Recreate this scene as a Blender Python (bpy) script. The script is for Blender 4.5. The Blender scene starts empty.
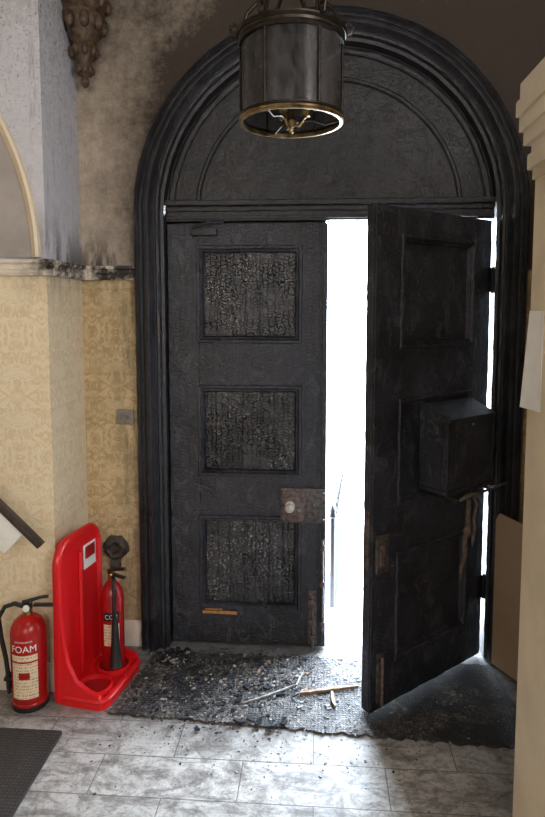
import bpy, bmesh, math, random
from mathutils import Vector, Matrix, noise as mnoise
random.seed(7)
sc = bpy.context.scene
sc.view_settings.view_transform = 'Standard'

# ------------------------------------------------------------------ node helpers
class M:
    def __init__(s, name, rough=0.6, metal=0.0, color=None, spec=None):
        s.m = bpy.data.materials.new(name); s.m.use_nodes = True
        s.nt = s.m.node_tree
        s.b = s.nt.nodes['Principled BSDF']
        s.b.inputs['Roughness'].default_value = rough
        s.b.inputs['Metallic'].default_value = metal
        if spec is not None: s.b.inputs['Specular IOR Level'].default_value = spec
        if color: s.b.inputs['Base Color'].default_value = (*color, 1)
    def n(s, t, props=None, ins=None):
        nd = s.nt.nodes.new(t)
        for k, v in (props or {}).items(): setattr(nd, k, v)
        for k, v in (ins or {}).items(): s.set(nd.inputs[k], v)
        return nd
    def set(s, sock, v):
        if isinstance(v, bpy.types.NodeSocket): s.nt.links.new(v, sock)
        else:
            if isinstance(v, tuple) and len(v) == 3 and sock.type == 'RGBA': v = (*v, 1)
            sock.default_value = v
    def co(s): return s.n('ShaderNodeTexCoord').outputs['Object']
    def sep(s, v):
        o = s.n('ShaderNodeSeparateXYZ', ins={0: v}).outputs
        return o[0], o[1], o[2]
    def comb(s, x, y, z): return s.n('ShaderNodeCombineXYZ', ins={0: x, 1: y, 2: z}).outputs[0]
    def mp(s, v, sc=(1, 1, 1), rot=(0, 0, 0)):
        return s.n('ShaderNodeMapping', ins={'Vector': v, 'Scale': sc, 'Rotation': rot}).outputs[0]
    def math(s, op, a, b=0.0, c=0.0, clamp=False):
        nd = s.n('ShaderNodeMath', {'operation': op, 'use_clamp': clamp}, {0: a, 1: b, 2: c})
        return nd.outputs[0]
    def noise(s, v, scale, detail=4, rough=0.55, dist=0.0):
        return s.n('ShaderNodeTexNoise', ins={'Vector': v, 'Scale': scale, 'Detail': detail, 'Roughness': rough, 'Distortion': dist}).outputs[0]
    def ramp(s, f, stops):
        nd = s.n('ShaderNodeValToRGB', ins={0: f}); cr = nd.color_ramp
        while len(cr.elements) < len(stops): cr.elements.new(0.5)
        for e, (p, c) in zip(cr.elements, stops):
            e.position = p
            if not isinstance(c, tuple): c = (c, c, c)
            e.color = (*c, 1)
        return nd.outputs[0]
    def mr(s, v, a, b, c=0.0, d=1.0):
        return s.n('ShaderNodeMapRange', ins={0: v, 1: a, 2: b, 3: c, 4: d}).outputs[0]
    def mix(s, f, a, b, mode='MIX'):
        nd = s.n('ShaderNodeMix', {'data_type': 'RGBA', 'blend_type': mode})
        s.set(nd.inputs[0], f); s.set(nd.inputs[6], a); s.set(nd.inputs[7], b)
        return nd.outputs[2]
    def bump(s, h, strength=0.5, dist=0.01, prev=None):
        nd = s.n('ShaderNodeBump', ins={'Strength': strength, 'Distance': dist, 'Height': h})
        if prev is not None: s.set(nd.inputs['Normal'], prev)
        s.nt.links.new(nd.outputs[0], s.b.inputs['Normal'])
        return nd.outputs[0]
    def col(s, c): s.set(s.b.inputs['Base Color'], c)
    def rough(s, c): s.set(s.b.inputs['Roughness'], c)

def simple(name, color, rough=0.5, metal=0.0, var=0.25, scale=20, bump=0.0):
    m = M(name, rough, metal)
    c = m.co()
    f = m.noise(c, scale, 5)
    dark = tuple(x * (1 - var) for x in color); lite = tuple(min(1, x * (1 + var * .6)) for x in color)
    m.col(m.ramp(f, [(0.3, dark), (0.7, lite)]))
    if bump: m.bump(f, bump, 0.004)
    return m.m

# ------------------------------------------------------------------ materials
def char_mat(name, crackle=0.5, ash=0.3, lo=(0.008, 0.0085, 0.011), hi=(0.036, 0.037, 0.045), rough=0.45, cell=(.022, .014), thr=0.62, ash_glint_mask=(0.48, 0.66), ux=(1.0, 0.0), peel=0.6, pcol=(.10, .10, .105), pthr=.55, grain=.6, wob=.03):  # ash: strength of the pale flecks, both ash and painted sparkle
    m = M(name, rough)
    c = m.co(); x, y, z = m.sep(c)
    nv = m.n('ShaderNodeTexNoise', ins={'Vector': c, 'Scale': 20.0, 'Detail': 3.0}).outputs[1]
    nx, ny, nz_ = m.sep(nv)
    u = m.math('ADD', m.math('MULTIPLY', x, ux[0]), m.math('MULTIPLY', y, ux[1]))
    u = m.math('ADD', u, m.math('MULTIPLY', nx, wob))
    w = m.math('ADD', z, m.math('MULTIPLY', ny, wob * 1.4))
    br = m.n('ShaderNodeTexBrick', {'offset': 0.43, 'offset_frequency': 2}, {'Vector': m.comb(w, u, 0.0), 'Color1': (1, 1, 1), 'Color2': (.1, .1, .1), 'Mortar': (0, 0, 0),
              'Scale': 1.0, 'Mortar Size': cell[0] * 0.085, 'Mortar Smooth': 0.9, 'Bias': 0.0, 'Brick Width': cell[1], 'Row Height': cell[0]})
    patch = m.mr(m.noise(c, 7, 5, 0.7), 0.38, 0.56, 0.12, 1.0)
    crack = m.math('MULTIPLY', br.outputs[1], patch)
    n1 = m.noise(c, 5, 7, 0.7); n2 = m.noise(c, 110, 4, 0.7)
    tops = m.math('MULTIPLY', m.sep(br.outputs[0])[0], m.mr(n1, .3, .65, .25, 1.3))
    flat = m.mr(n1, .3, .7)
    k_ = m.math('MULTIPLY', patch, crackle * .65)
    f = m.math('ADD', m.math('MULTIPLY', tops, k_), m.math('MULTIPLY', flat, m.math('SUBTRACT', 1.0, k_)), clamp=True)
    base_c = m.mix(f, lo, hi)
    base_c = m.mix(m.math('MULTIPLY', crack, crackle), base_c, tuple(k * 0.2 for k in lo))
    pn = m.noise(m.mp(c, (15, 15, 9)), 1.0, 8, 0.75, 0.6)
    pe = m.mr(pn, pthr, pthr + .035)
    edge = m.math('MULTIPLY', pe, m.mr(pn, pthr + .035, pthr + .09, 1, .25))
    base_c = m.mix(m.math('MULTIPLY', edge, peel), base_c, pcol)
    big = m.mr(m.noise(c, 3.0, 4, 0.6), ash_glint_mask[0], ash_glint_mask[1])
    fl = m.math('MULTIPLY', m.mr(n2, thr, thr + 0.05), m.math('MULTIPLY', big, ash))  # pale flecks: ash, plus specular sparkle put into the colour
    base_c = m.mix(fl, base_c, (0.40, 0.39, 0.38))
    m.col(base_c)
    h = m.math('SUBTRACT', m.math('MULTIPLY', m.math('MULTIPLY', br.outputs[0], patch), 0.4), crack)
    b = m.bump(h, crackle, 0.009)
    b = m.bump(pe, peel * .8, 0.004, b)
    m.bump(m.noise(c, 38, 5, 0.7), grain, 0.009, b)
    m.rough(m.mr(n1, 0.3, 0.7, rough - 0.1, rough + 0.12))
    return m.m
CHAR = char_mat('charred_wood', 0.32, 0.5, lo=(.010, .0105, .014), hi=(0.042, 0.045, 0.058), rough=0.38, cell=(.032, .017), thr=.61, peel=.5, pcol=(.11, .11, .12))  # bluish hi tones of the char paint in haze around the door gap
CHARP = char_mat('alligator_char', 0.95, 0.95, lo=(.010, .010, .012), hi=(0.080, 0.081, 0.088), rough=0.27, cell=(.025, .0155), thr=0.57, ash_glint_mask=(0.47, 0.60), peel=.35, pcol=(.15, .145, .14), pthr=.58, grain=.45, wob=.055)
CHARF = char_mat('charred_frame', 0.14, 0.4, lo=(.006, .006, .0075), hi=(0.025, 0.026, 0.033), rough=0.36, cell=(.03, .02), peel=.4, pcol=(.055, .055, .065), grain=.5)
CHARD = char_mat('charred_right_leaf', 0.28, 0.6, hi=(0.038, 0.041, 0.056), rough=0.42, cell=(.036, .02), ux=(.77, .64), peel=.5, pcol=(.10, .10, .115))

def wall_mat(name, sx=0.0, s0=0.0, plaster=(0.60, 0.58, 0.58), paper=(0.80, 0.66, 0.44), gold=(0.62, 0.42, 0.17), grime=0.3, patt=0.55, bump=.4, ring=0.0):
    m = M(name, 0.8)
    c = m.co(); x, y, z = m.sep(c)
    u = m.math('ADD', x, y)
    pu = m.math('PINGPONG', u, 0.115)
    pz = m.math('PINGPONG', z, 0.26)
    vec = m.comb(pu, m.math('MULTIPLY', pz, 0.8), 0.37)
    nz = m.noise(vec, 17, 2.5, 0.5, 1.2)
    band = m.ramp(nz, [(0.40, 0.0), (0.44, 1.0), (0.50, 1.0), (0.53, 0.1), (0.60, 0.0), (0.63, 0.9), (0.70, 0.0)])
    band = m.math('MULTIPLY', band, m.mr(m.noise(c, 30, 4, 0.7), 0.35, 0.6, 0.3, 1.0))
    pc = m.mix(m.math('MULTIPLY', band, patt), paper, gold)
    big = m.noise(c, 2.2, 6, 0.65)
    fine = m.noise(c, 28, 6, 0.75)
    pc = m.mix(m.math('MULTIPLY', m.mr(big, 0.4, 0.75), grime), pc, (0.22, 0.16, 0.09))
    if ring:
        sk_ = m.math('MULTIPLY', m.mr(m.noise(m.mp(c, (20, 20, 3)), 1.0, 6, .7), .42, .62), m.mr(x, -1.0, -.86))
        pc = m.mix(m.math('MULTIPLY', sk_, .7), pc, (.07, .05, .03))
    topst = m.math('MULTIPLY', m.mr(z, 1.62, 1.82), m.mr(m.noise(m.mp(c, (14, 14, 4)), 1.0, 6, .7), .40, .65))
    pc = m.mix(m.math('MULTIPLY', topst, m.mr(x, -1.4, -1.0, .1, .7)), pc, (.12, .085, .05))
    plc = m.mix(m.mr(fine, 0.35, 0.75, 0, 0.35), plaster, tuple(k * 0.55 for k in plaster))
    soot = m.math('ADD', m.math('MULTIPLY', m.math('SUBTRACT', z, 2.35), 0.62), m.math('MULTIPLY', m.math('ADD', x, 1.0), sx))
    soot = m.math('ADD', soot, s0)
    if ring:
        rx = m.math('SUBTRACT', x, .048); rz = m.math('MAXIMUM', m.math('SUBTRACT', z, 2.105), 0.0)
        rr = m.math('SQRT', m.math('ADD', m.math('MULTIPLY', rx, rx), m.math('MULTIPLY', rz, rz)))
        soot = m.math('ADD', soot, m.math('MULTIPLY', m.mr(rr, .88, 1.14, 1, 0), ring))
    soot = m.math('ADD', soot, m.math('MULTIPLY', m.math('SUBTRACT', big, 0.5), 1.2))
    soot = m.math('ADD', soot, m.math('MULTIPLY', m.math('SUBTRACT', fine, 0.5), 0.9), clamp=True)
    low = m.math('MULTIPLY', m.mr(z, 1.86, 2.12, 1, 0), m.mr(m.noise(m.mp(c, (9, 9, 3)), 1.0, 5, 0.7), 0.42, 0.55))
    low = m.math('MULTIPLY', low, m.mr(x, -1.35, -1.05))
    soot = m.math('MAXIMUM', soot, low)
    st = m.math('MULTIPLY', m.mr(m.noise(m.mp(c, (26, 26, 4)), 1.0, 6, 0.75), 0.54, 0.72), m.mr(z, 1.9, 2.9, 0.2, 0.8))
    soot = m.math('MAXIMUM', soot, st)
    sp = m.math('MULTIPLY', m.mr(m.noise(c, 75, 4, .7), 0.56, 0.63), m.mr(z, 2.2, 3.0, 0.1, 0.85))
    soot = m.math('MAXIMUM', soot, sp)
    plc = m.mix(soot, plc, (0.045, 0.032, 0.024))
    isup = m.math('GREATER_THAN', z, 1.845)
    m.col(m.mix(isup, pc, plc))
    m.bump(m.math('ADD', fine, m.math('MULTIPLY', band, 0.5)), bump, 0.005)
    return m.m
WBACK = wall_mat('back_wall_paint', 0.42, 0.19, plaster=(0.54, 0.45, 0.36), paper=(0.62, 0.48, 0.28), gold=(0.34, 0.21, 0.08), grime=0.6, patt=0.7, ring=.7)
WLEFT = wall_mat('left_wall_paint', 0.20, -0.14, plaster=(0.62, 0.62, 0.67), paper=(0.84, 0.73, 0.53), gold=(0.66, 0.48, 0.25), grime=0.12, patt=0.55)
WPLAIN = simple('plain_cream_plaster', (0.72, 0.60, 0.44), 0.8, var=0.15, scale=4, bump=0.1)
CEIL = simple('sooty_ceiling', (0.12, 0.11, 0.10), 0.9, scale=3)

def trim_mat():
    m = M('painted_trim', 0.5)
    c = m.co(); x, y, z = m.sep(c)
    f = m.noise(c, 14, 6, 0.7)
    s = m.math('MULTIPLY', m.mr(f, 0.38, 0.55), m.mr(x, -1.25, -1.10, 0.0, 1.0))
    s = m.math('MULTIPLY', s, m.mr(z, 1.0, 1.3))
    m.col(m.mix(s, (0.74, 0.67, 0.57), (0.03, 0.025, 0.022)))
    return m.m
TRIM = trim_mat()
CREAM = simple('cream_paint', (0.80, 0.68, 0.50), 0.55, var=0.10, scale=6)

def floor_mat():
    m = M('stone_tile_floor', 0.42)
    c = m.co()
    br = m.n('ShaderNodeTexBrick', {'offset': 0.5}, {'Vector': c, 'Color1': (0.68, 0.665, 0.64), 'Color2': (0.54, 0.53, 0.51), 'Mortar': (0.22, 0.21, 0.20),
             'Scale': 1.0, 'Mortar Size': 0.0028, 'Mortar Smooth': 0.4, 'Brick Width': 0.52, 'Row Height': 0.195})
    n1 = m.noise(c, 11, 9, 0.78, 0.8); n2 = m.noise(c, 2.2, 5, 0.6); n3 = m.noise(c, 60, 5, 0.75); n4 = m.noise(m.mp(c, (4, 10, 1), (0, 0, .4)), 1.0, 8, .75, 1.5)
    col = m.mix(m.mr(n1, 0.46, 0.60, 0, 0.75), br.outputs[0], (0.22, 0.20, 0.18))
    col = m.mix(m.mr(n4, 0.48, 0.60, 0, 0.7), col, (0.12, 0.11, 0.10))
    col = m.mix(m.mr(n3, 0.50, 0.68, 0, 0.6), col, (0.09, 0.085, 0.08))
    x, y, z = m.sep(c)
    d = m.math('ADD', m.math('MAXIMUM', m.mr(y, 2.12, 2.5), m.mr(x, .3, .9, 0, .85)), m.math('MULTIPLY', m.math('SUBTRACT', n2, 0.5), 1.4), clamp=True)  # soot towards the door, plus a shadow painted over the right side
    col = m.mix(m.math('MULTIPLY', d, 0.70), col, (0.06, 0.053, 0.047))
    m.col(col)
    h = m.math('SUBTRACT', m.math('MULTIPLY', n1, 0.45), br.outputs[1])
    m.bump(h, 0.6, 0.004)
    m.rough(m.mr(n1, 0.3, 0.7, 0.28, 0.6))
    return m.m
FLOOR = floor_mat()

def mat_mat(name, ashamt, base=(0.018, 0.018, 0.02)):
    m = M(name, 0.55)
    c = m.co()
    w1 = m.n('ShaderNodeTexWave', {'bands_direction': 'X'}, {'Vector': c, 'Scale': 22.0, 'Distortion': 0.3}).outputs[1]
    w2 = m.n('ShaderNodeTexWave', {'bands_direction': 'Y'}, {'Vector': c, 'Scale': 22.0, 'Distortion': 0.3}).outputs[1]
    h = m.math('MULTIPLY', w1, w2)
    n = m.noise(c, 5, 8, 0.72, 0.6); n2 = m.noise(c, 70, 6, 0.8)
    x, y, z = m.sep(c)
    a = m.math('MULTIPLY', m.mr(m.math('SUBTRACT', n, m.mr(x, .1, .6, 0, .08)), 0.41, 0.56), ashamt)
    col = m.mix(h, base, tuple(k * 2.4 for k in base))
    col = m.mix(a, col, m.ramp(n2, [(0.38, (0.025, 0.023, 0.021)), (0.52, (0.11, 0.10, 0.092)), (0.64, (0.38, 0.36, 0.335))]))
    m.col(col)
    b = m.bump(h, 0.5, 0.005)
    m.bump(n2, 0.8, 0.010, b)
    return m.m
MAT = mat_mat('burnt_rubber_mat', 0.95)
MAT2 = mat_mat('dark_doormat', 0.12, (0.024, 0.02, 0.018))

RED = simple('red_plastic', (0.70, 0.010, 0.014), 0.30, var=0.10, scale=5)
REDM = simple('red_enamel', (0.42, 0.010, 0.010), 0.25, var=0.2, scale=8)
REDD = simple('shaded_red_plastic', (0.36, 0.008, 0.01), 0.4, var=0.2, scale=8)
BLACKP = simple('black_plastic', (0.015, 0.015, 0.016), 0.4)
STEEL = simple('dull_steel', (0.35, 0.35, 0.36), 0.35, 0.9, scale=40)
BRASS = simple('brass', (0.50, 0.34, 0.13), 0.3, 1.0, var=0.3, scale=30)
BRASSS = simple('sooty_brass', (0.30, 0.21, 0.10), 0.35, 0.9, var=0.75, scale=35)
BRASSD = simple('blackened_brass', (0.035, 0.029, 0.023), 0.4, 0.8, var=0.6, scale=40)
WHITEP = simple('white_paint', (0.85, 0.84, 0.80), 0.5, var=0.06)
KNOB = simple('ceramic_knob', (0.50, 0.47, 0.43), 0.25, var=0.3, scale=60)
RUST = simple('scorched_lock_plate', (0.12, 0.105, 0.10), 0.45, 0.4, var=0.75, scale=45, bump=0.6)
RUST2 = simple('rusty_iron', (0.16, 0.115, 0.10), 0.55, 0.3, var=0.8, scale=50, bump=0.6)
IRON = simple('black_iron', (0.02, 0.02, 0.022), 0.45, 0.3)
BOARD = simple('hardboard', (0.42, 0.30, 0.195), 0.7, var=0.12, scale=3)
FRESH = simple('unburnt_wood', (0.50, 0.24, 0.07), 0.6, var=0.4, scale=50)
SPLINT = simple('pale_splinter_wood', (0.30, 0.20, 0.12), 0.7, var=0.45, scale=50)
CORD = simple('singed_strap', (0.13, 0.095, 0.072), 0.8, var=0.6, scale=60, bump=0.5)
CORBEL = simple('aged_gilt_plaster', (0.10, 0.062, 0.036), 0.5, 0.1, var=0.75, scale=45, bump=0.6)
ASH = simple('ash', (0.34, 0.33, 0.31), 0.9, var=0.4, scale=50, bump=0.6)
SOOTHOLE = simple('burnt_fitting', (0.07, 0.055, 0.045), 0.7, var=0.7, scale=45, bump=0.8)
PAVE = simple('pale_paving', (0.78, 0.78, 0.77), 0.8, var=0.06, scale=2)
GREYP = simple('grey_switch', (0.20, 0.185, 0.16), 0.5, var=0.4, scale=50)
HANDR = simple('dark_handrail_wood', (0.05, 0.035, 0.028), 0.3, var=0.4, scale=30)
SOOTG = simple('soot_grey_niche', (0.40, 0.36, 0.34), 0.8, var=0.3, scale=4, bump=0.2)

def label_mat():
    m = M('extinguisher_label', 0.45)
    c = m.co(); x, y, z = m.sep(c)
    ln = m.math('GREATER_THAN', m.math('FRACT', m.math('MULTIPLY', z, 75)), 0.5)
    tx = m.math('GREATER_THAN', m.noise(m.mp(c, (260, 260, 60)), 1.0, 1), 0.5)
    m.col(m.mix(m.math('MULTIPLY', m.math('MULTIPLY', ln, tx), 0.6), (0.80, 0.66, 0.46), (0.25, 0.1, 0.08)))
    return m.m
LABEL = label_mat()
def glass_soot():
    m = M('sooty_lantern_glass', 0.18)
    c = m.co()
    f = m.noise(m.mp(c, (12, 12, 4)), 1.0, 7, 0.7)
    m.col(m.ramp(f, [(0.35, (0.008, 0.008, 0.009)), (0.65, (0.055, 0.052, 0.054))]))
    m.rough(m.mr(f, .35, .65, .12, .45))
    m.b.inputs['Alpha'].default_value = 0.8
    return m.m
GLASS = glass_soot()
SHADE = simple('smoked_inner_shade', (0.14, 0.135, 0.135), 0.6, var=0.4, scale=20)

# ------------------------------------------------------------------ mesh builder
class B:
    def __init__(s, name): s.name = name; s.bm = bmesh.new(); s.mats = []
    def mi(s, m):
        if m not in s.mats: s.mats.append(m)
        return s.mats.index(m)
    def add(s, vs, fs, mat, T=None):
        k = s.mi(mat)
        bv = [s.bm.verts.new((T @ Vector(v)) if T else v) for v in vs]
        for f in fs:
            try:
                fc = s.bm.faces.new([bv[i] for i in f]); fc.material_index = k
            except ValueError: pass
    def box(s, x0, x1, y0, y1, z0, z1, mat, T=None, bev=0.0):
        if bev <= 0:
            vs = [(x, y, z) for z in (z0, z1) for y in (y0, y1) for x in (x0, x1)]
            s.add(vs, [(0, 1, 3, 2), (4, 6, 7, 5), (0, 4, 5, 1), (1, 5, 7, 3), (3, 7, 6, 2), (2, 6, 4, 0)], mat, T)
        else:
            t = bmesh.new()
            vs = [t.verts.new((x, y, z)) for z in (z0, z1) for y in (y0, y1) for x in (x0, x1)]
            for f in [(0, 1, 3, 2), (4, 6, 7, 5), (0, 4, 5, 1), (1, 5, 7, 3), (3, 7, 6, 2), (2, 6, 4, 0)]: t.faces.new([vs[i] for i in f])
            bmesh.ops.bevel(t, geom=t.edges[:], offset=bev, segments=2, affect='EDGES', profile=0.6)
            t.verts.index_update()
            s.add([tuple(v.co) for v in t.verts], [tuple(v.index for v in f.verts) for f in t.faces], mat, T)
            t.free()
    def lathe(s, prof, c, mat, seg=32, T=None, a0=0, a1=2 * math.pi):
        full = abs(a1 - a0 - 2 * math.pi) < 1e-4
        nn = seg if full else seg + 1
        vs = []; fs = []
        for i in range(nn):
            a = a0 + (a1 - a0) * i / seg
            for r, z in prof: vs.append((c[0] + r * math.cos(a), c[1] + r * math.sin(a), c[2] + z))
        P = len(prof)
        for i in range(seg):
            j = (i + 1) % nn
            for k in range(P - 1): fs.append((i * P + k, j * P + k, j * P + k + 1, i * P + k + 1))
        s.add(vs, fs, mat, T)
    def tube(s, pts, r, mat, seg=8, T=None, cap=True):
        pts = [Vector(p) for p in pts]; n = len(pts)
        rs = r if isinstance(r, (list, tuple)) else [r] * n
        vs = []; fs = []
        up = Vector((0, 0, 1)); prevu = None
        for i in range(n):
            d = (pts[min(i + 1, n - 1)] - pts[max(i - 1, 0)])
            d.normalize()
            u = prevu if prevu is not None else (up if abs(d.dot(up)) < 0.9 else Vector((1, 0, 0)))
            u = (u - d * u.dot(d)); u.normalize(); prevu = u; w = d.cross(u)
            for k in range(seg):
                a = 2 * math.pi * k / seg
                vs.append(tuple(pts[i] + (u * math.cos(a) + w * math.sin(a)) * rs[i]))
        for i in range(n - 1):
            for k in range(seg):
                k2 = (k + 1) % seg
                fs.append((i * seg + k, i * seg + k2, (i + 1) * seg + k2, (i + 1) * seg + k))
        if cap: fs.append(tuple(range(seg))[::-1]); fs.append(tuple((n - 1) * seg + k for k in range(seg)))
        s.add(vs, fs, mat, T)
    def prism(s, outl, h0, h1, mat, T=None):
        n = len(outl)
        vs = [(x, y, h0) for x, y in outl] + [(x, y, h1) for x, y in outl]
        fs = [tuple(range(n))[::-1], tuple(range(n, 2 * n))] + [(i, (i + 1) % n, n + (i + 1) % n, n + i) for i in range(n)]
        s.add(vs, fs, mat, T)
    def sweep(s, path, prof, mat, cap=True):
        n = len(path); P = len(prof); vs = []; fs = []
        for i in range(n):
            a = Vector(path[max(i - 1, 0)]); b = Vector(path[min(i + 1, n - 1)]); d = (b - a).normalized()
            nx, nz = -d.y, d.x
            for o, y in prof: vs.append((path[i][0] + nx * o, y, path[i][1] + nz * o))
        for i in range(n - 1):
            for k in range(P):
                k2 = (k + 1) % P
                fs.append((i * P + k, i * P + k2, (i + 1) * P + k2, (i + 1) * P + k))
        if cap: fs.append(tuple(range(P))); fs.append(tuple((n - 1) * P + k for k in range(P))[::-1])
        s.add(vs, fs, mat)
    def ball(s, c, r, mat, sc=(1, 1, 1), seg=16, T=None):
        prof = [(max(r * math.sin(math.pi * i / 10), 1e-5), -r * math.cos(math.pi * i / 10)) for i in range(11)]
        S = Matrix.Translation(c) @ Matrix.Diagonal((*sc, 1))
        s.lathe(prof, (0, 0, 0), mat, seg, (T @ S) if T else S)
    def roughen(s, amp, L=.05, it=6, fr=18):
        for _ in range(it):
            bmesh.ops.triangulate(s.bm, faces=[f for f in s.bm.faces if len(f.verts) > 3])
            es = [e for e in s.bm.edges if e.calc_length() > L]
            if not es: break
            bmesh.ops.subdivide_edges(s.bm, edges=es, cuts=1)
        bmesh.ops.triangulate(s.bm, faces=[f for f in s.bm.faces if len(f.verts) > 3])
        for v in s.bm.verts:
            p = v.co.copy()
            v.co = p + mnoise.noise_vector(p * fr) * amp + mnoise.noise_vector(p * fr * 3.1) * amp * .6
    def done(s, angle=35, parent=None):
        bmesh.ops.recalc_face_normals(s.bm, faces=s.bm.faces[:])
        for f in s.bm.faces: f.smooth = True
        for e in s.bm.edges:
            if len(e.link_faces) != 2 or e.calc_face_angle(0) > math.radians(angle): e.smooth = False
        me = bpy.data.meshes.new(s.name); s.bm.to_mesh(me); s.bm.free()
        for m in s.mats: me.materials.append(m)
        ob = bpy.data.objects.new(s.name, me); sc.collection.objects.link(ob)
        if parent: ob.parent = parent
        return ob

# ------------------------------------------------------------------ room dims
CX = 0.048; R0 = 0.76; ZS = 2.105; YW = 2.91; WT = 0.30; H = 3.9
XL = -1.115; YF = 2.52; XFL = -2.9; XR = 1.5; YB = -3.0

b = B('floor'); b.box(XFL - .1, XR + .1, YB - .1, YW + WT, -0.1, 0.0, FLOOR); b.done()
b = B('ceiling'); b.box(XFL - .1, XR + .1, YB - .1, YW + WT, H, H + 0.1, CEIL); b.done()
b = B('wall_back'); RH = 0.87
NA = 48
for y in (YW, YW + WT):
    vs = []; fs = []
    for i in range(NA + 1):
        a = math.pi - math.pi * i / NA
        x = CX + RH * math.cos(a); vs += [(x, y, ZS + RH * math.sin(a)), (x, y, H)]
    for i in range(NA): fs.append((2 * i, 2 * i + 1, 2 * i + 3, 2 * i + 2))
    b.add(vs, fs, WBACK)
    for xa, xb in ((XL, CX - RH), (CX + RH, XR)):
        b.add([(xa, y, 0), (xb, y, 0), (xb, y, ZS), (xa, y, ZS)], [(0, 1, 2, 3)], WBACK)
        b.add([(xa, y, ZS), (xb, y, ZS), (xb, y, H), (xa, y, H)], [(0, 1, 2, 3)], WBACK)
vs = []; fs = []
path = [(CX - RH, 0), (CX - RH, ZS)] + [(CX + RH * math.cos(math.pi - math.pi * i / NA), ZS + RH * math.sin(math.pi * i / NA)) for i in range(1, NA)] + [(CX + RH, ZS), (CX + RH, 0)]
for x, z in path: vs += [(x, YW, z), (x, YW + WT, z)]
for i in range(len(path) - 1): fs.append((2 * i, 2 * i + 1, 2 * i + 3, 2 * i + 2))
b.add(vs, fs, WBACK)
b.add([(XR, YW, 0), (XR, YW + WT, 0), (XR, YW + WT, H), (XR, YW, H)], [(0, 1, 2, 3)], WBACK)
b.done()
b = B('wall_left'); b.box(XFL, XL, YF, YW + WT, 0, H, WLEFT); b.done()
b = B('wall_side'); b.box(XFL - .1, XFL, YB, YF, 0, H, WPLAIN); b.done()
b = B('wall_right'); b.box(XR, XR + .1, YB, YW + WT, 0, H, WPLAIN); b.done()
b = B('wall_rear'); b.box(XFL - .1, XR + .1, YB - .1, YB, 0, H, WPLAIN); b.done()

b = B('wall_pier')
PX, PY0, PY1 = 0.620, 1.30, 1.85
b.box(PX, XR, PY0, PY1, 0, 2.34, CREAM)
for dz, pr in ((2.03, 0.008), (2.06, 0.02), (2.10, 0.012), (2.13, 0.030), (2.17, 0.040), (2.215, 0.048), (2.265, 0.04)):
    b.box(PX - pr, XR - .01, PY0 - pr, PY1 + pr, dz, dz + 0.045, CREAM, bev=0.006)
b.done()

def railprof():
    return [(0, 0), (0.022, 0), (0.03, 0.012), (0.026, 0.022), (0.016, 0.028), (0.022, 0.045), (0.036, 0.052), (0.036, 0.064), (0, 0.068)]
def rail(name, p0, p1, nrm, z0, mat, prof=None, sc=1.0):
    b = B(name); prof = prof or railprof()
    vs = []
    for p in (p0, p1):
        for o, z in prof: vs.append((p[0] + nrm[0] * o * sc, p[1] + nrm[1] * o * sc, z0 + z))
    P = len(prof)
    fs = [(k, (k + 1) % P, P + (k + 1) % P, P + k) for k in range(P)] + [tuple(range(P)), tuple(range(P, 2 * P))]
    b.add(vs, fs, mat); return b.done()
e = 0.001
rail('trim_1', (XL + e, YF - .036), (XL + e, YW - e), (1, 0), 1.805, TRIM)
rail('trim_2', (XFL, YF - e), (XL + .036, YF - e), (0, -1), 1.805, TRIM)
rail('trim_3', (XL + .002, YW - e), (CX - .897, YW - e), (0, -1), 1.805, TRIM)
sk = [(0, 0), (0.02, 0), (0.02, 0.09), (0.012, 0.105), (0.008, 0.12), (0, 0.125)]
rail('baseboard_left', (XL + e, YF - .02), (XL + e, YW - e), (1, 0), 0.001, TRIM, sk)
rail('baseboard_front', (XFL, YF - e), (XL + .02, YF - e), (0, -1), 0.001, TRIM, sk)
rail('baseboard_back', (XL + .022, YW - e), (CX - .897, YW - e), (0, -1), 0.001, TRIM, sk)

b = B('blind_arch')
def parc(cx, cz, r, a0, a1, n=30): return [(cx + r * math.cos(a0 + (a1 - a0) * i / n), cz + r * math.sin(a0 + (a1 - a0) * i / n)) for i in range(n + 1)]
am = math.acos(0.435 / 1.2)
right = parc(-2.335, 1.88, 1.2, 0, am); left = parc(-1.465, 1.88, 1.2, math.pi - am, math.pi)
prof = [(0, YF - .001), (0, YF - .025), (.010, YF - .034), (.018, YF - .025), (.028, YF - .018), (.036, YF - .010), (.036, YF - .001)]
full = right + left[1:]
b.sweep(full[::-1], [(-o, y) for o, y in prof], CREAM)
b.add([(x, YF - .004, z) for x, z in full], [tuple(range(len(full)))], SOOTG)
b.done()

b = B('carved_corbel')
cc = (-1.045, 2.83, 0)
pr = [(0.004, 2.66), (0.018, 2.675), (0.022, 2.69), (0.012, 2.705), (0.03, 2.72), (0.036, 2.745), (0.03, 2.77), (0.05, 2.80), (0.058, 2.83), (0.05, 2.85), (0.066, 2.87), (0.085, 2.92), (0.098, 2.965), (0.09, 2.985), (0.105, 3.0), (0.112, 3.04), (0.105, 3.06), (0.12, 3.08), (0.12, 3.14), (0.001, 3.14)]
b.lathe(pr, cc, CORBEL, 8)
for k in range(8):
    a = k * math.pi / 4 + 0.39
    for zz, rr, s_ in ((2.93, 0.085, 0.024), (2.815, 0.052, 0.017), (3.02, 0.105, 0.02), (2.735, 0.034, 0.012)):
        b.ball((cc[0] + rr * math.cos(a), cc[1] + rr * math.sin(a), zz), s_, CORBEL, (1, 1, 1.5), 8)
for v in b.bm.verts:
    v.co.x = max(v.co.x, XL + .001); v.co.y = min(v.co.y, YW - .001)
b.done(50)

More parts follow.
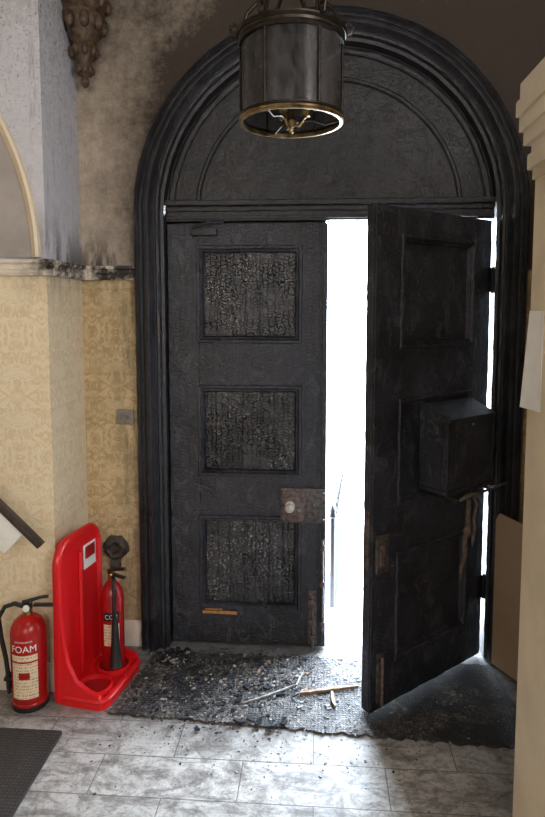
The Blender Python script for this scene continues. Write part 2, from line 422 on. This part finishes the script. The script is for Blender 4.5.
# ------------------------------------------------------------------ door frame + tympanum
def doorpath(r, zb=0.0, n=90):
    J = [zb + (ZS - zb) * i / 60 for i in range(61)]
    return [(CX - r, z) for z in J] + [(CX + r * math.cos(math.pi - math.pi * i / n), ZS + r * math.sin(math.pi * i / n)) for i in range(1, n)] + [(CX + r, z) for z in J[::-1]]
b = B('trim_door_arch')
pf = [(.896, 2.908), (.896, 2.872), (.888, 2.858), (.874, 2.855), (.866, 2.868), (.858, 2.872), (.850, 2.856), (.838, 2.846), (.822, 2.846), (.814, 2.860), (.806, 2.878), (.798, 2.882), (.790, 2.868), (.780, 2.872), (.774, 2.892), (.76, 2.896), (.76, 3.02), (.866, 3.02), (.866, 2.906)]
b.sweep(doorpath(0.76, 0.004), [(r - .76, y) for r, y in pf], CHARF)
for v in b.bm.verts:
    p = v.co.copy(); d = mnoise.noise_vector(p * 17) * .0022 + mnoise.noise_vector(p * 50) * .0014
    d.y *= .7; v.co = p + d
b.box(CX - .764, CX - .728, 2.986, 3.018, .003, 2.12, CHARF)
b.box(CX - .764, CX - .002, 2.986, 3.018, 2.045, 2.10, CHARF)
b.box(CX - .764, CX - .002, 2.986, 3.03, .001, .028, CHARF)
b.done(50)
b = B('door_transom_panel')
xa, xb = CX - .755, CX + .755
b.box(xa, xb, 2.915, 2.984, 2.077, 2.175, CHARF, bev=0.004)
b.box(xa + .002, xb - .002, 2.885, 2.93, 2.145, 2.17, CHARF, bev=0.006)
b.box(xa + .002, xb - .002, 2.90, 2.93, 2.12, 2.143, CHARF, bev=0.006)
b.box(xa + .002, xb - .002, 2.905, 2.93, 2.085, 2.10, CHARF, bev=0.004)
n = 40
def half(r, zc, zmin):
    a0 = math.asin((zmin - zc) / r)
    return [(CX + r * math.cos(a0 + (math.pi - 2 * a0) * i / n), zc + r * math.sin(a0 + (math.pi - 2 * a0) * i / n)) for i in range(n + 1)]
T = Matrix(((1, 0, 0, 0), (0, 0, 1, 0), (0, 1, 0, 0), (0, 0, 0, 1)))
b.prism(half(.766, ZS, 2.16), 2.955, 2.99, CHARF, T)
for r, w, yy in ((.72, .03, 2.935), (.60, .022, 2.941)):
    pth = half(r, ZS, 2.17)[::-1]
    b.sweep(pth, [(0, 2.956), (0, yy + .006), (.25 * w, yy), (.75 * w, yy), (w, yy + .006), (w, 2.956)], CHARF)
b.roughen(.002, .04)
b.done(40)

# ------------------------------------------------------------------ door leaves
PAN = [(0.197, 0.658), (0.868, 1.297), (1.513, 1.958)]
W = 0.757
def leaf(b, T, mats, s0=0.145, s1=0.632, W=W):
    mS, mP = mats
    z0, z1 = 0.014, 2.068
    b.box(0, s0, 0, .05, z0, z1, mS, T, bev=.003); b.box(s1, W, 0, .05, z0, z1, mS, T, bev=.003)
    zz = [z0] + [v for p in PAN for v in p] + [z1]
    for i in range(0, len(zz), 2): b.box(s0 - .001, s1 + .001, 0.0005, .0495, zz[i], zz[i + 1], mS, T, bev=.003)
    for a, c in PAN:
        b.box(s0, s1, .018, .04, a, c, mP, T)
        def ringm(i0, i1, y0, y1, m):
            o = [(s0 + i0, a + i0), (s1 - i0, a + i0), (s1 - i0, c - i0), (s0 + i0, c - i0)]
            q = [(s0 + i1, a + i1), (s1 - i1, a + i1), (s1 - i1, c - i1), (s0 + i1, c - i1)]
            vs = [(x, y0, z) for x, z in o] + [(x, y1, z) for x, z in q]
            b.add(vs, [(k, (k + 1) % 4, 4 + (k + 1) % 4, 4 + k) for k in range(4)], m, T)
        ringm(-.008, -.004, 0.0, -.008, mS); ringm(-.004, .006, -.008, -.008, mS); ringm(.006, .014, -.008, .004, mS); ringm(.014, .02, .004, .002, mS); ringm(.02, .026, .002, .0178, mS)
YD = 2.93
TL = Matrix.Translation((CX - .752, YD, 0))
b = B('door_1')
leaf(b, TL, (CHAR, CHARP))
for a, c in PAN:
    xs = [.172]
    while xs[-1] < .57: xs.append(xs[-1] + random.uniform(.05, .085))
    xs[-1] = .606
    for k in range(len(xs) - 1):
        dd = random.uniform(.009, .016)
        b.box(xs[k] + .001, xs[k + 1] - .001, dd, .019, a + .027, c - .027, CHARP, TL, bev=.003)
b.roughen(.0028, .028)
b.box(.735, .757, -.012, .0, .02, 2.06, CHAR, TL, bev=.003)
b.box(.54, .755, -.016, .0, .64, .81, RUST, TL, bev=.004)
b.box(.55, .66, -.022, -.015, .652, .797, RUST2, TL, bev=.004)
Ty = TL @ Matrix.Translation((.585, -.02, .725)) @ Matrix.Rotation(math.radians(90), 4, 'X')
b.lathe([(0.001, 0), (.024, 0), (.024, .005), (.011, .009), (.010, .022), (.019, .03), (.023, .04), (.019, .05), (.001, .054)], (0, 0, 0), KNOB, 20, Ty)
Tk = TL @ Matrix.Translation((.63, -.022, .705)) @ Matrix.Rotation(math.radians(90), 4, 'X')
b.lathe([(0.001, .004), (.008, .004), (.010, 0), ], (0, 0, 0), STEEL, 14, Tk)
for sx, sz in ((.557, .66), (.557, .79), (.745, .66), (.745, .79), (.70, .73)):
    b.ball((CX - .752 + sx, YD - .018, sz), .005, STEEL, seg=8)
b.box(.675, .715, -.012, .0, .03, .30, RUST2, TL, bev=.004)
b.tube([(.695, -.022, .02), (.695, -.022, .27)], .008, RUST, 10, TL)
b.ball(tuple(TL @ Vector((.695, -.022, .275))), .013, RUST, seg=10)
for zz in (.07, .15, .25): b.box(.68, .71, -.033, -.01, zz - .012, zz + .012, RUST2, TL, bev=.004)
b.tube([(.742, -.022, .10), (.742, -.022, .56)], .007, RUST, 10, TL)
for zz in (.14, .34, .52): b.box(.730, .754, -.030, -.01, zz - .012, zz + .012, RUST2, TL, bev=.003)
b.box(.12, .24, -.035, -.001, 2.01, 2.045, CHARF, TL, bev=.006)
b.tube([(.13, -.04, 2.045), (.20, -.06, 2.065), (.27, -.02, 2.072)], .007, CHARF, 8, TL)
b.box(.15, .32, -.014, -.004, .172, .186, FRESH, TL @ Matrix.Rotation(math.radians(0.8), 4, 'Y'), bev=.003)
b.box(.165, .25, -.012, -.004, .188, .194, FRESH, TL, bev=.002)
b.done(30)

ang = math.radians(41.0)
ca, sa = math.cos(ang), math.sin(ang)
PV = (0.796, 2.922)
TR = Matrix(((-ca, -sa, 0, PV[0]), (-sa, ca, 0, PV[1]), (0, 0, 1, 0), (0, 0, 0, 1)))
b = B('door_2')
leaf(b, TR, (CHARD, CHARD), .13, .60, .75)
b.roughen(.0028, .028)
b.box(.7505, .755, .006, .044, .02, 2.06, CHAR, TR, bev=.001)
b.box(.7505, .757, .012, .038, .62, .86, RUST, TR, bev=.001)
b.box(.68, .72, -.012, 0, .05, .26, RUST, TR, bev=.004)
b.tube([(.70, -.02, .04), (.70, -.02, .25)], .007, RUST2, 10, TR)
b.box(.665, .735, -.014, 0, .60, .76, RUST, TR, bev=.004)
b.box(.69, .72, -.022, -.01, .63, .72, RUST2, TR, bev=.004)
for zz in (.35, 1.05, 1.80):
    b.tube([(-.006, -.006, zz - .06), (-.006, -.006, zz + .06)], .006, IRON, 10, TR)
    b.box(-.005, .03, -.004, .0, zz - .055, zz + .055, IRON, TR)
b.tube([(.06, -.15, .897), (.20, -.152, .89), (.42, -.14, .875)], .006, RUST, 8, TR)
for s_ in (.13, .40): b.box(s_ - .008, s_ + .008, -.15, 0, .872, .888, IRON, TR, bev=.003)
b.done(30)

b = B('letter_box')
s0, s1, d_ = .165, .475, -.145
prof = [(-.001, .925), (-.001, 1.275), (-.03, 1.275), (d_ - .012, 1.225), (d_ - .012, 1.212), (d_, 1.212), (d_, .925)]
vs = [(s0, y, z) for y, z in prof] + [(s1, y, z) for y, z in prof]
P = len(prof)
b.add(vs, [tuple(range(P)), tuple(range(P, 2 * P))] + [(k, (k + 1) % P, P + (k + 1) % P, P + k) for k in range(P)], CHARD, TR)
b.box(s0 - .008, s1 + .008, d_ - .008, -.002, .912, .93, CHARF, TR, bev=.003)
for xx in (s0 + .0, s1 - .0): b.box(xx - .006, xx + .006, d_ - .006, d_ + .03, .93, 1.21, CHARF, TR, bev=.003)
b.box(s0 + .05, s1 - .05, d_ - .004, d_, .98, 1.16, CHARD, TR, bev=.002)
b.roughen(.003, .03)
b.ball(tuple(TR @ Vector(((s0 + s1) / 2, d_ - .01, 1.19))), .008, RUST, seg=10)
b.done(30)

b = B('singed_strap')
b.tube([(.36, -.155, .89), (.34, -.158, .87), (.335, -.15, .80), (.315, -.14, .75), (.325, -.13, .68), (.305, -.12, .62), (.315, -.11, .56), (.30, -.10, .50)], [.009, .011, .009, .014, .011, .013, .008, .004], CORD, 8, TR)
b.tube([(.31, -.157, .885), (.29, -.16, .85), (.30, -.155, .79), (.285, -.15, .74), (.295, -.15, .69), (.285, -.14, .66)], [.006, .008, .007, .010, .007, .003], CORD, 8, TR)
b.tube([(.40, -.155, .88), (.36, -.166, .897), (.30, -.166, .893), (.25, -.155, .88)], [.006, .011, .011, .006], CORD, 8, TR)
b.ball(tuple(TR @ Vector((.322, -.14, .73))), .018, CORD, (1, 1, 1.3), 10)
b.done(50)

# ------------------------------------------------------------------ fittings on back wall
b = B('light_switch')
b.box(-.955, -.872, 2.893, 2.909, 1.115, 1.185, GREYP, bev=.004); b.box(-.922, -.905, 2.888, 2.894, 1.135, 1.165, GREYP, bev=.002); b.done()
b = B('melted_socket')
Ty = Matrix.Translation((-.975, 2.909, .50)) @ Matrix.Rotation(math.radians(90), 4, 'X')
b.lathe([(0.001, .03), (.018, .03), (.024, .018), (.03, .03), (.042, .034), (.052, .022), (.06, .008), (.062, 0)], (0, 0, 0), SOOTHOLE, 22, Ty)
for v in b.bm.verts:
    nv = mnoise.noise_vector(v.co * 45) * .012; v.co += Vector((nv.x, -abs(nv.y), nv.z))
b.box(-1.0, -.95, 2.88, 2.908, .40, .445, SOOTHOLE, bev=.008)
b.done(60)

# ------------------------------------------------------------------ fire extinguishers
def bent_text(b, txt, size, c, r, z, a_mid, mat):
    cu = bpy.data.curves.new('t', 'FONT'); cu.body = txt; cu.size = size; cu.align_x = 'CENTER'; cu.extrude = 0.0; cu.resolution_u = 3
    ob = bpy.data.objects.new('t', cu); sc.collection.objects.link(ob)
    dg = bpy.context.evaluated_depsgraph_get(); dg.update()
    me = ob.evaluated_get(dg).to_mesh()
    vs = []
    for v in me.vertices:
        a = a_mid + v.co.x / r
        vs.append((c[0] + r * math.cos(a), c[1] + r * math.sin(a), z + v.co.y))
    fs = [tuple(p.vertices) for p in me.polygons]
    b.add(vs, fs, mat)
    ob.evaluated_get(dg).to_mesh_clear(); bpy.data.objects.remove(ob)

def foam_ext(name, c, face):
    b = B(name); r = .073
    b.lathe([(0.001, 0.004), (.06, 0.004), (.066, 0.0), (r + .001, .003), (r + .001, .03), (r - .002, .034), (r, .04), (r, .325), (r - .004, .345), (r - .014, .365), (r - .034, .383), (.024, .391), (.02, .395)], c, REDM, 40)
    b.lathe([(r + .0018, .0), (r + .0018, .022)], c, BLACKP, 40)
    b.lathe([(.02, .391), (.021, .410), (.016, .412), (.016, .420), (0.001, .421)], c, BRASS, 20)
    b.box(c[0] - .016, c[0] + .016, c[1] - .016, c[1] + .016, c[2] + .411, c[2] + .439, BLACKP, bev=.004)
    F = Matrix.Translation((c[0], c[1], c[2] - .035)) @ Matrix.Rotation(face, 4, 'Z')
    b.box(.0, .085, -.011, .011, .462, .472, BLACKP, F @ Matrix.Rotation(math.radians(3), 4, 'Y'), bev=.003)
    b.tube([(-.02, 0, .478), (.02, 0, .488), (.05, 0, .496), (.085, 0, .500)], [.008, .008, .007, .007], BLACKP, 8, F)
    b.tube([(.015, -.014, .482), (.015, .014, .482)], .004, STEEL, 8, F)
    G = F @ Matrix.Translation((0, -.017, .46)) @ Matrix.Rotation(math.radians(90), 4, 'X')
    b.lathe([(.001, .01), (.011, .01), (.014, .008), (.014, 0)], (0, 0, 0), WHITEP, 18, G)
    b.tube([(-.015, 0, .46), (-.05, 0, .475), (-.09, -.005, .465), (-.115, -.008, .42), (-.108, -.01, .34), (-.092, -.012, .25), (-.084, -.012, .17)], .0095, BLACKP, 10, F)
    b.tube([(-.084, -.012, .18), (-.083, -.012, .12), (-.083, -.012, .09)], [.0115, .011, .007], BLACKP, 10, F)
    b.box(-.10, -.068, -.025, .003, .15, .163, BLACKP, F, bev=.003)
    am = -math.pi / 2 + .15
    b.lathe([(r + .0012, .06), (r + .0012, .215)], c, LABEL, 20, None, am - .75, am + .75)
    b.lathe([(r + .0012, .222), (r + .0012, .248)], c, LABEL, 20, None, am - .75, am + .75)
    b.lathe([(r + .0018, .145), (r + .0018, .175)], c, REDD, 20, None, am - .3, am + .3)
    bent_text(b, 'FOAM', .040, c, r + .0022, c[2] + .262, am, WHITEP)
    bent_text(b, 'EXTINGUISHER', .011, c, r + .0022, c[2] + .302, am, WHITEP)
    return b.done()
foam_ext('fire_extinguisher', (-1.20, 2.425, 0.0), math.radians(10))

STAND_R = math.radians(-10)
SO = (-1.094, 2.42)
TS = Matrix.Translation((SO[0], SO[1], 0.001)) @ Matrix.Rotation(STAND_R, 4, 'Z')
b = B('extinguisher_stand')
wd, dp = .355, .235
def rrect(x0, x1, y0, y1, r, n=6):
    o = []
    for cx_, cy_, a in ((x1 - r, y1 - r, 0), (x0 + r, y1 - r, 90), (x0 + r, y0 + r, 180), (x1 - r, y0 + r, 270)):
        for i in range(n + 1):
            t = math.radians(a + 90 * i / n); o.append((cx_ + r * math.cos(t), cy_ + r * math.sin(t)))
    return o
b.prism(rrect(0, dp, 0, wd, .045), 0, .035, RED, TS)
def rimtube(pts, r, T): b.tube(pts + [pts[0], pts[1]], r, RED, 8, T, cap=False)
rimtube([(x, y, .035) for x, y in rrect(.008, dp - .008, .008, wd - .008, .04)], .014, TS)
for yy in (.095, .262):
    b.lathe([(.062, .036), (.064, .050), (.07, .054), (.077, .05), (.08, .036)], (0.135, yy, 0), RED, 28, TS)
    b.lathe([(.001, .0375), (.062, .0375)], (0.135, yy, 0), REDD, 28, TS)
out = [(0.0, .02), (wd, .02), (wd - .01, .40)]
n = 10
for i in range(n + 1):
    t = math.radians(90 * i / n); out.append((wd - .012 - .09 + .09 * math.cos(t), .585 + .10 * math.sin(t)))
for i in range(n + 1):
    t = math.radians(90 + 90 * i / n); out.append((.012 + .09 + .09 * math.cos(t), .585 + .10 * math.sin(t)))
out.append((.01, .40))
TP = TS @ Matrix(((0, 0, 1, 0), (1, 0, 0, 0), (0, 1, 0, 0), (0, 0, 0, 1)))
b.prism(out, .0, .022, RED, TP)
rimtube([(.024, y, z) for y, z in out[1:]+out[:1]], .015, TS)
b.tube([(.026, .175, .05), (.03, .177, .25), (.03, .178, .60)], [.012, .01, .008], RED, 8, TS)
for y0_, y1_ in ((.0, .022), (wd - .022, wd)):
    pr = [(.02, .03), (dp - .02, .03), (dp - .03, .06), (.16, .075), (.10, .11), (.065, .18), (.045, .28), (.032, .42), (.02, .5)]
    vs = [(x, y0_, z) for x, z in pr] + [(x, y1_, z) for x, z in pr]; P = len(pr)
    b.add(vs, [tuple(range(P)), tuple(range(P, 2 * P))] + [(k, (k + 1) % P, P + (k + 1) % P, P + k) for k in range(P)], RED, TS)
b.box(.0235, .027, .215, .315, .50, .61, WHITEP, TS, bev=.001)
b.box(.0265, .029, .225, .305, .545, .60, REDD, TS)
b.done(40)

b = B('fire_extinguisher.001')
cw = TS @ Vector((0.135, .262, .04)); c = (cw.x, cw.y, cw.z); r = .052
b.lathe([(0.001, 0), (r - .004, 0), (r, .006), (r, .33), (r - .006, .36), (r - .02, .385), (.02, .40), (.016, .41)], c, REDM, 32)
b.lathe([(.016, .405), (.018, .43), (.014, .44), (.001, .441)], c, BRASS, 18)
F = Matrix.Translation(c) @ Matrix.Rotation(math.radians(-30), 4, 'Z')
b.box(-.02, .085, -.009, .009, .43, .44, BLACKP, F, bev=.003)
b.tube([(-.02, 0, .445), (.03, 0, .462), (.09, 0, .478)], .008, BLACKP, 8, F)
b.tube([(.0, 0, .425), (.045, -.03, .42), (.068, -.045, .39), (.07, -.05, .33), (.068, -.05, .26)], .009, BLACKP, 8, F)
b.lathe([(.010, .27), (.014, .24), (.018, .16), (.027, .06), (.031, .05), (.027, .048), (.014, .15), (.001, .2)], (.072, -.05, 0), BLACKP, 20, F)
am = -math.pi / 2 + .2
b.lathe([(r + .001, .12), (r + .001, .22)], c, LABEL, 16, None, am - .7, am + .7)
b.lathe([(r + .001, .235), (r + .001, .275)], c, BLACKP, 16, None, am - .7, am + .7)
bent_text(b, 'CO2', .03, c, r + .0018, c[2] + .245, am, WHITEP)
b.done()

# ------------------------------------------------------------------ handrail at left
b = B('stair_handrail')
p0 = Vector((-1.10, 2.36, .715)); ax = Vector((-1, 0, .98)).normalized()
Lh = 1.1
up = Vector((-ax.z, 0, ax.x)) * -1
TH = Matrix(((ax.x, 0, up.x, p0.x), (ax.y, 1, up.y, p0.y), (ax.z, 0, up.z, p0.z), (0, 0, 0, 1)))
b.box(0, Lh, -.025, .025, -.010, .010, HANDR, TH, bev=.006)
b.box(.085, Lh, -.014, .014, -.13, -.0105, WHITEP, TH, bev=.002)
for s_ in (.35, .9):
    q = TH @ Vector((s_, 0, -.05)); b.tube([tuple(q), (q.x, q.y + .08, q.z - .02), (q.x, YF - .002, q.z - .02)], .009, IRON, 8)
b.done(40)

b = B('hardboard_sheet')
A = Vector((.835, 2.845)); Bp = Vector((1.10, 2.33)); d2 = (Bp - A).normalized(); n2 = Vector((-d2.y, d2.x))
TB = Matrix(((d2.x, n2.x, 0, A.x), (d2.y, n2.y, 0, A.y), (0, 0, 1, 0.013), (0, 0, 0, 1)))
b.prism([(0.0, 0.0), (.55, 0.0), (.55, .70), (.02, .725), (.0, .69)], -.004, .004, BOARD, TB @ Matrix(((1, 0, 0, 0), (0, 0, 1, 0), (0, 1, 0, 0), (0, 0, 0, 1))))
b.done()
b = B('paper_notice')
vs = []
for i in range(7):
    t = i / 6
    for z, w in ((1.38, .022), (1.66, .003)):
        vs.append((PX - .001 - w * (t ** 1.3), 1.74 + .10 * t, z))
b.add(vs, [(2 * i, 2 * i + 1, 2 * i + 3, 2 * i + 2) for i in range(6)], WHITEP)
o = b.done(); md = o.modifiers.new('s', 'SOLIDIFY'); md.thickness = .002

# ------------------------------------------------------------------ floor coverings and debris
b = B('burnt_doormat')
def jag(pts, step=.02, amp=.009):
    o = []
    for i in range(len(pts)):
        a = Vector(pts[i]); c2 = Vector(pts[(i + 1) % len(pts)]); n_ = max(1, int((c2 - a).length / step))
        for k in range(n_):
            p = a.lerp(c2, k / n_); o.append((p.x + random.uniform(-amp, amp), p.y + random.uniform(-amp, amp)))
    return o
b.prism(jag([(-.845, 2.37), (.0, 2.32), (.86, 2.27), (.83, 2.83), (-.76, 2.84)]), .001, .010, MAT)
b.done()
b = B('doormat'); b.prism(rrect(-1.75, -.985, 1.2, 2.245, .01), .001, .012, MAT2); b.done()

b = B('charred_debris')
def chip(x, y, z, s, mat, fl=.22):
    k = random.randint(4, 7)
    a0 = random.uniform(0, 6.28); el = random.uniform(.3, 1.0)
    out = []
    for i in range(k):
        a = 2 * math.pi * i / k + random.uniform(-.3, .3); rr = s * random.uniform(.6, 1.1)
        out.append((rr * math.cos(a), rr * el * math.sin(a)))
    T = Matrix.Translation((x, y, z + s * .1)) @ Matrix.Rotation(a0, 4, 'Z') @ Matrix.Rotation(random.uniform(-.2, .2), 4, 'X') @ Matrix.Rotation(random.uniform(-.2, .2), 4, 'Y')
    b.prism(out, 0, s * fl * random.uniform(.4, 1.2), mat, T)
for i in range(3400):
    if i < 2200:
        x = random.gauss(-.30, .36); y = 2.6 + random.gauss(0, .14)
    else:
        x = random.uniform(-.82, .85); y = random.uniform(2.28, 2.86)
    if x < -.80 or x > .8 or y > 2.9 or y < 2.2: continue
    if x > .2 and y > 2.45 + (x - .25) * .83 - .06 and y < 2.5 + (x - .25) * .83 + .1: continue
    s_ = abs(random.gauss(0, .0048)) + .0015
    if random.random() < .02: s_ *= 2.6
    m_ = random.choices([CHARF, ASH, SPLINT, CHAR], [6, 1.5, .4, 5])[0]
    chip(x, y, .010, s_, m_)
for i in range(500):
    chip(max(-.95, random.gauss(-.1, .5)), 2.33 - abs(random.gauss(0, .18)), .001, abs(random.gauss(0, .0028)) + .001, random.choice([CHARF, CHARF, ASH]))
for i in range(70):
    chip(random.uniform(-.72, -.6), random.uniform(2.72, 2.85), .010 + random.random() * .02, random.uniform(.006, .018), random.choice([CHARF, ASH, CHAR]))
for (x, y) in ((-.22, 2.335), (-.26, 2.36), (-.16, 2.33), (-.30, 2.34), (-.12, 2.35)):
    chip(x, y, .012, .026, CHARF, .4)
b.done(25)

def splinter(name, p0, p1, w, h, mat, z=.013):
    b = B(name); p0 = Vector(p0); p1 = Vector(p1); d = p1 - p0; L = d.length; d.normalize(); nn = Vector((-d.y, d.x))
    up_, lo_ = [], []
    n = 12
    for i in range(n + 1):
        t = i / n; ww = w * (0.35 + .65 * math.sin(math.pi * min(1, max(0, t * .9 + .08)))) 
        off = .006 * math.sin(3 * t + p0.x * 9)
        up_.append((t * L, off + ww / 2 + random.uniform(-.15, .15) * w)); lo_.append((t * L, off - ww / 2 + random.uniform(-.15, .15) * w))
    T = Matrix(((d.x, nn.x, 0, p0.x), (d.y, nn.y, 0, p0.y), (0, 0, 1, z), (0, 0, 0, 1)))
    b.prism(lo_ + up_[::-1], 0, h, mat, T); return b.done(30)
splinter('wood_splinter', (-.06, 2.54), (.195, 2.60), .018, .012, SPLINT)
splinter('wood_splinter.001', (.095, 2.46), (.075, 2.56), .014, .01, SPLINT)
splinter('wood_splinter.002', (-.30, 2.46), (-.08, 2.60), .009, .007, ASH)
splinter('wood_splinter.003', (-.08, 2.60), (-.04, 2.70), .008, .007, ASH)
splinter('wood_splinter.004', (-.66, 2.60), (-.52, 2.72), .012, .01, CHAR)
splinter('wood_splinter.005', (.50, 2.50), (.60, 2.46), .012, .01, CHAR)

# ------------------------------------------------------------------ lantern
LX, LY, LZ0, LZ1 = -.076, 1.873, 2.205, 2.445
b = B('hanging_lantern'); LC = (LX, LY, 0); r = .148
def ringl(r, z0, z1, w, mat): b.lathe([(r - w, z0), (r + w * .4, z0), (r + w, z0 + (z1 - z0) * .35), (r + w * .6, z0 + (z1 - z0) * .65), (r + w * .9, z1), (r - w, z1), (r - w, z0)], LC, mat, 56)
ringl(r, LZ0, LZ0 + .012, .006, BRASSS)
ringl(r + .001, LZ0 + .012, LZ0 + .022, .004, BRASSD)
ringl(r, LZ1 - .02, LZ1, .008, BRASSD)
ringl(r + .008, LZ1, LZ1 + .012, .006, BRASSD)
b.lathe([(r - .004, LZ0 + .02), (r - .004, LZ1 - .01)], LC, GLASS, 56)
b.lathe([(.085, LZ0 + .05), (.085, LZ1 - .02)], LC, SHADE, 40)
b.lathe([(.001, LZ1 + .01), (.06, LZ1 + .012), (.12, LZ1 + .006), (r, LZ1)], LC, BRASSD, 40)
for k in range(6):
    a = k * math.pi / 3 + .05
    x = LX + r * math.cos(a); y = LY + r * math.sin(a)
    b.tube([(x, y, LZ0 + .01), (x, y, LZ1)], .004, BRASSD, 8)
    ca_, sa_ = math.cos(a), math.sin(a)
    b.tube([(LX + q * ca_, LY + q * sa_, LZ1 + z) for q, z in ((.15, .005), (.172, .012), (.178, .03), (.165, .042), (.155, .032))], [.006, .006, .005, .006, .004], BRASSD, 8)
    b.tube([(LX + q * ca_, LY + q * sa_, LZ1 + z) for q, z in ((.148, .01), (.13, .07), (.08, .12), (.03, .16), (.008, .22))], .006, BRASSD, 8)
    if k % 2 == 0:
        b.tube([(LX + q * ca_, LY + q * sa_, LZ0 + z) for q, z in ((.145, .012), (.10, .0), (.06, .012), (.02, .008))], .0045, BRASSD, 8)
        qx, qy = LX + .045 * math.cos(a), LY + .045 * math.sin(a)
        b.lathe([(.001, 0), (.010, .002), (.016, .012), (.017, .02), (.010, .022), (.010, .08), (.001, .082)], (qx, qy, LZ0 + .02), BRASSS, 14)
        b.tube([(LX, LY, LZ0 - .002), ((LX + qx) / 2, (LY + qy) / 2, LZ0 - .006), (qx, qy, LZ0 + .022)], .005, BRASSS, 8)
b.lathe([(.001, -.028), (.007, -.024), (.009, -.016), (.005, -.010), (.014, -.004), (.02, .008), (.014, .02), (.008, .03), (.008, .23)], (LX, LY, LZ0), BRASSS, 20)
b.lathe([(.001, 0), (.014, .004), (.018, .03), (.01, .05), (.007, .06)], (LX, LY, LZ1 + .2), BRASSD, 16)
b.tube([(LX, LY, LZ1 + .22), (LX, LY, H - .03)], .007, BRASSD, 10)
b.lathe([(.001, -.06), (.03, -.055), (.05, -.02), (.055, -.001), (.001, -.001)], (LX, LY, H), BRASSD, 24)
b.done(40)

# ------------------------------------------------------------------ outside
b = B('ground'); b.box(-14, 16, YW + WT + .002, 40, -.55, -.33, PAVE); b.done()
b = B('entrance_step'); b.box(-.9, 1.1, YW + WT + .004, YW + WT + .22, -.33, -.03, PAVE, bev=.01); b.done()
b = B('iron_railing')
x0, y0, x1, y1 = .105, 3.56, .21, 4.7
for i in range(9):
    t = i / 8; x = x0 + (x1 - x0) * t; y = y0 + (y1 - y0) * t
    b.tube([(x, y, -.33), (x, y, .38)], .009, IRON, 8)
    b.lathe([(.008, .37), (.016, .39), (.010, .405), (.001, .44)], (x, y, 0), IRON, 8)
for z in (-.22, .30): b.tube([(x0, y0, z), (x1, y1, z)], .010, IRON, 8)
b.lathe([(.016, -.33), (.016, .45), (.024, .46), (.018, .48), (.020, .50), (.001, .53)], (x0, y0, 0), IRON, 16)
b.done()
b = B('garden_wall'); b.box(-6, 9, 14, 14.3, -.33, .25, PAVE); b.done()

# ------------------------------------------------------------------ lights
w = bpy.data.worlds.new('sky'); sc.world = w; w.use_nodes = True
bg = w.node_tree.nodes['Background']; bg.inputs[0].default_value = (.74, .86, 1.0, 1); bg.inputs[1].default_value = 32.0
def area(name, loc, target, sx, sy, e, col, portal=False):
    l = bpy.data.lights.new(name, 'AREA'); l.shape = 'RECTANGLE'; l.size = sx; l.size_y = sy; l.energy = e; l.color = col
    if portal: l.cycles.is_portal = True
    o = bpy.data.objects.new(name, l); sc.collection.objects.link(o); o.location = loc
    o.rotation_euler = (Vector(target) - Vector(loc)).to_track_quat('-Z', 'Z').to_euler(); return o
area('doorway_portal', (.03, 3.24, 1.05), (.03, 0, 1.05), 1.7, 2.1, 1, (1, 1, 1), True)
area('rear_fill_light', (-.4, -2.7, 2.3), (-.2, 2.5, 1.6), 2.2, 1.8, 58, (1, .93, .84))  # added fill from behind the camera; the rear wall has no window
area('side_fill_light', (1.40, .1, 2.2), (-1.1, 2.5, 1.6), 1.0, 1.4, 54, (.98, .97, .98))  # added fill to brighten the left return wall; no window on this side
area('ceiling_fill_light', (-.3, .6, 3.75), (-.3, .6, 0), 1.0, 1.0, 10, (1, .95, .88))  # added overhead fill, not an actual light fitting

# ------------------------------------------------------------------ camera
cam = bpy.data.cameras.new('camera'); co = bpy.data.objects.new('camera', cam); sc.collection.objects.link(co)
co.location = (0, 0, 1.66); co.rotation_euler = (math.radians(85), 0, math.radians(4))
cam.sensor_width = 36; cam.lens = 620 / 817 * 36; cam.shift_y = -43.5 / 817
sc.camera = co
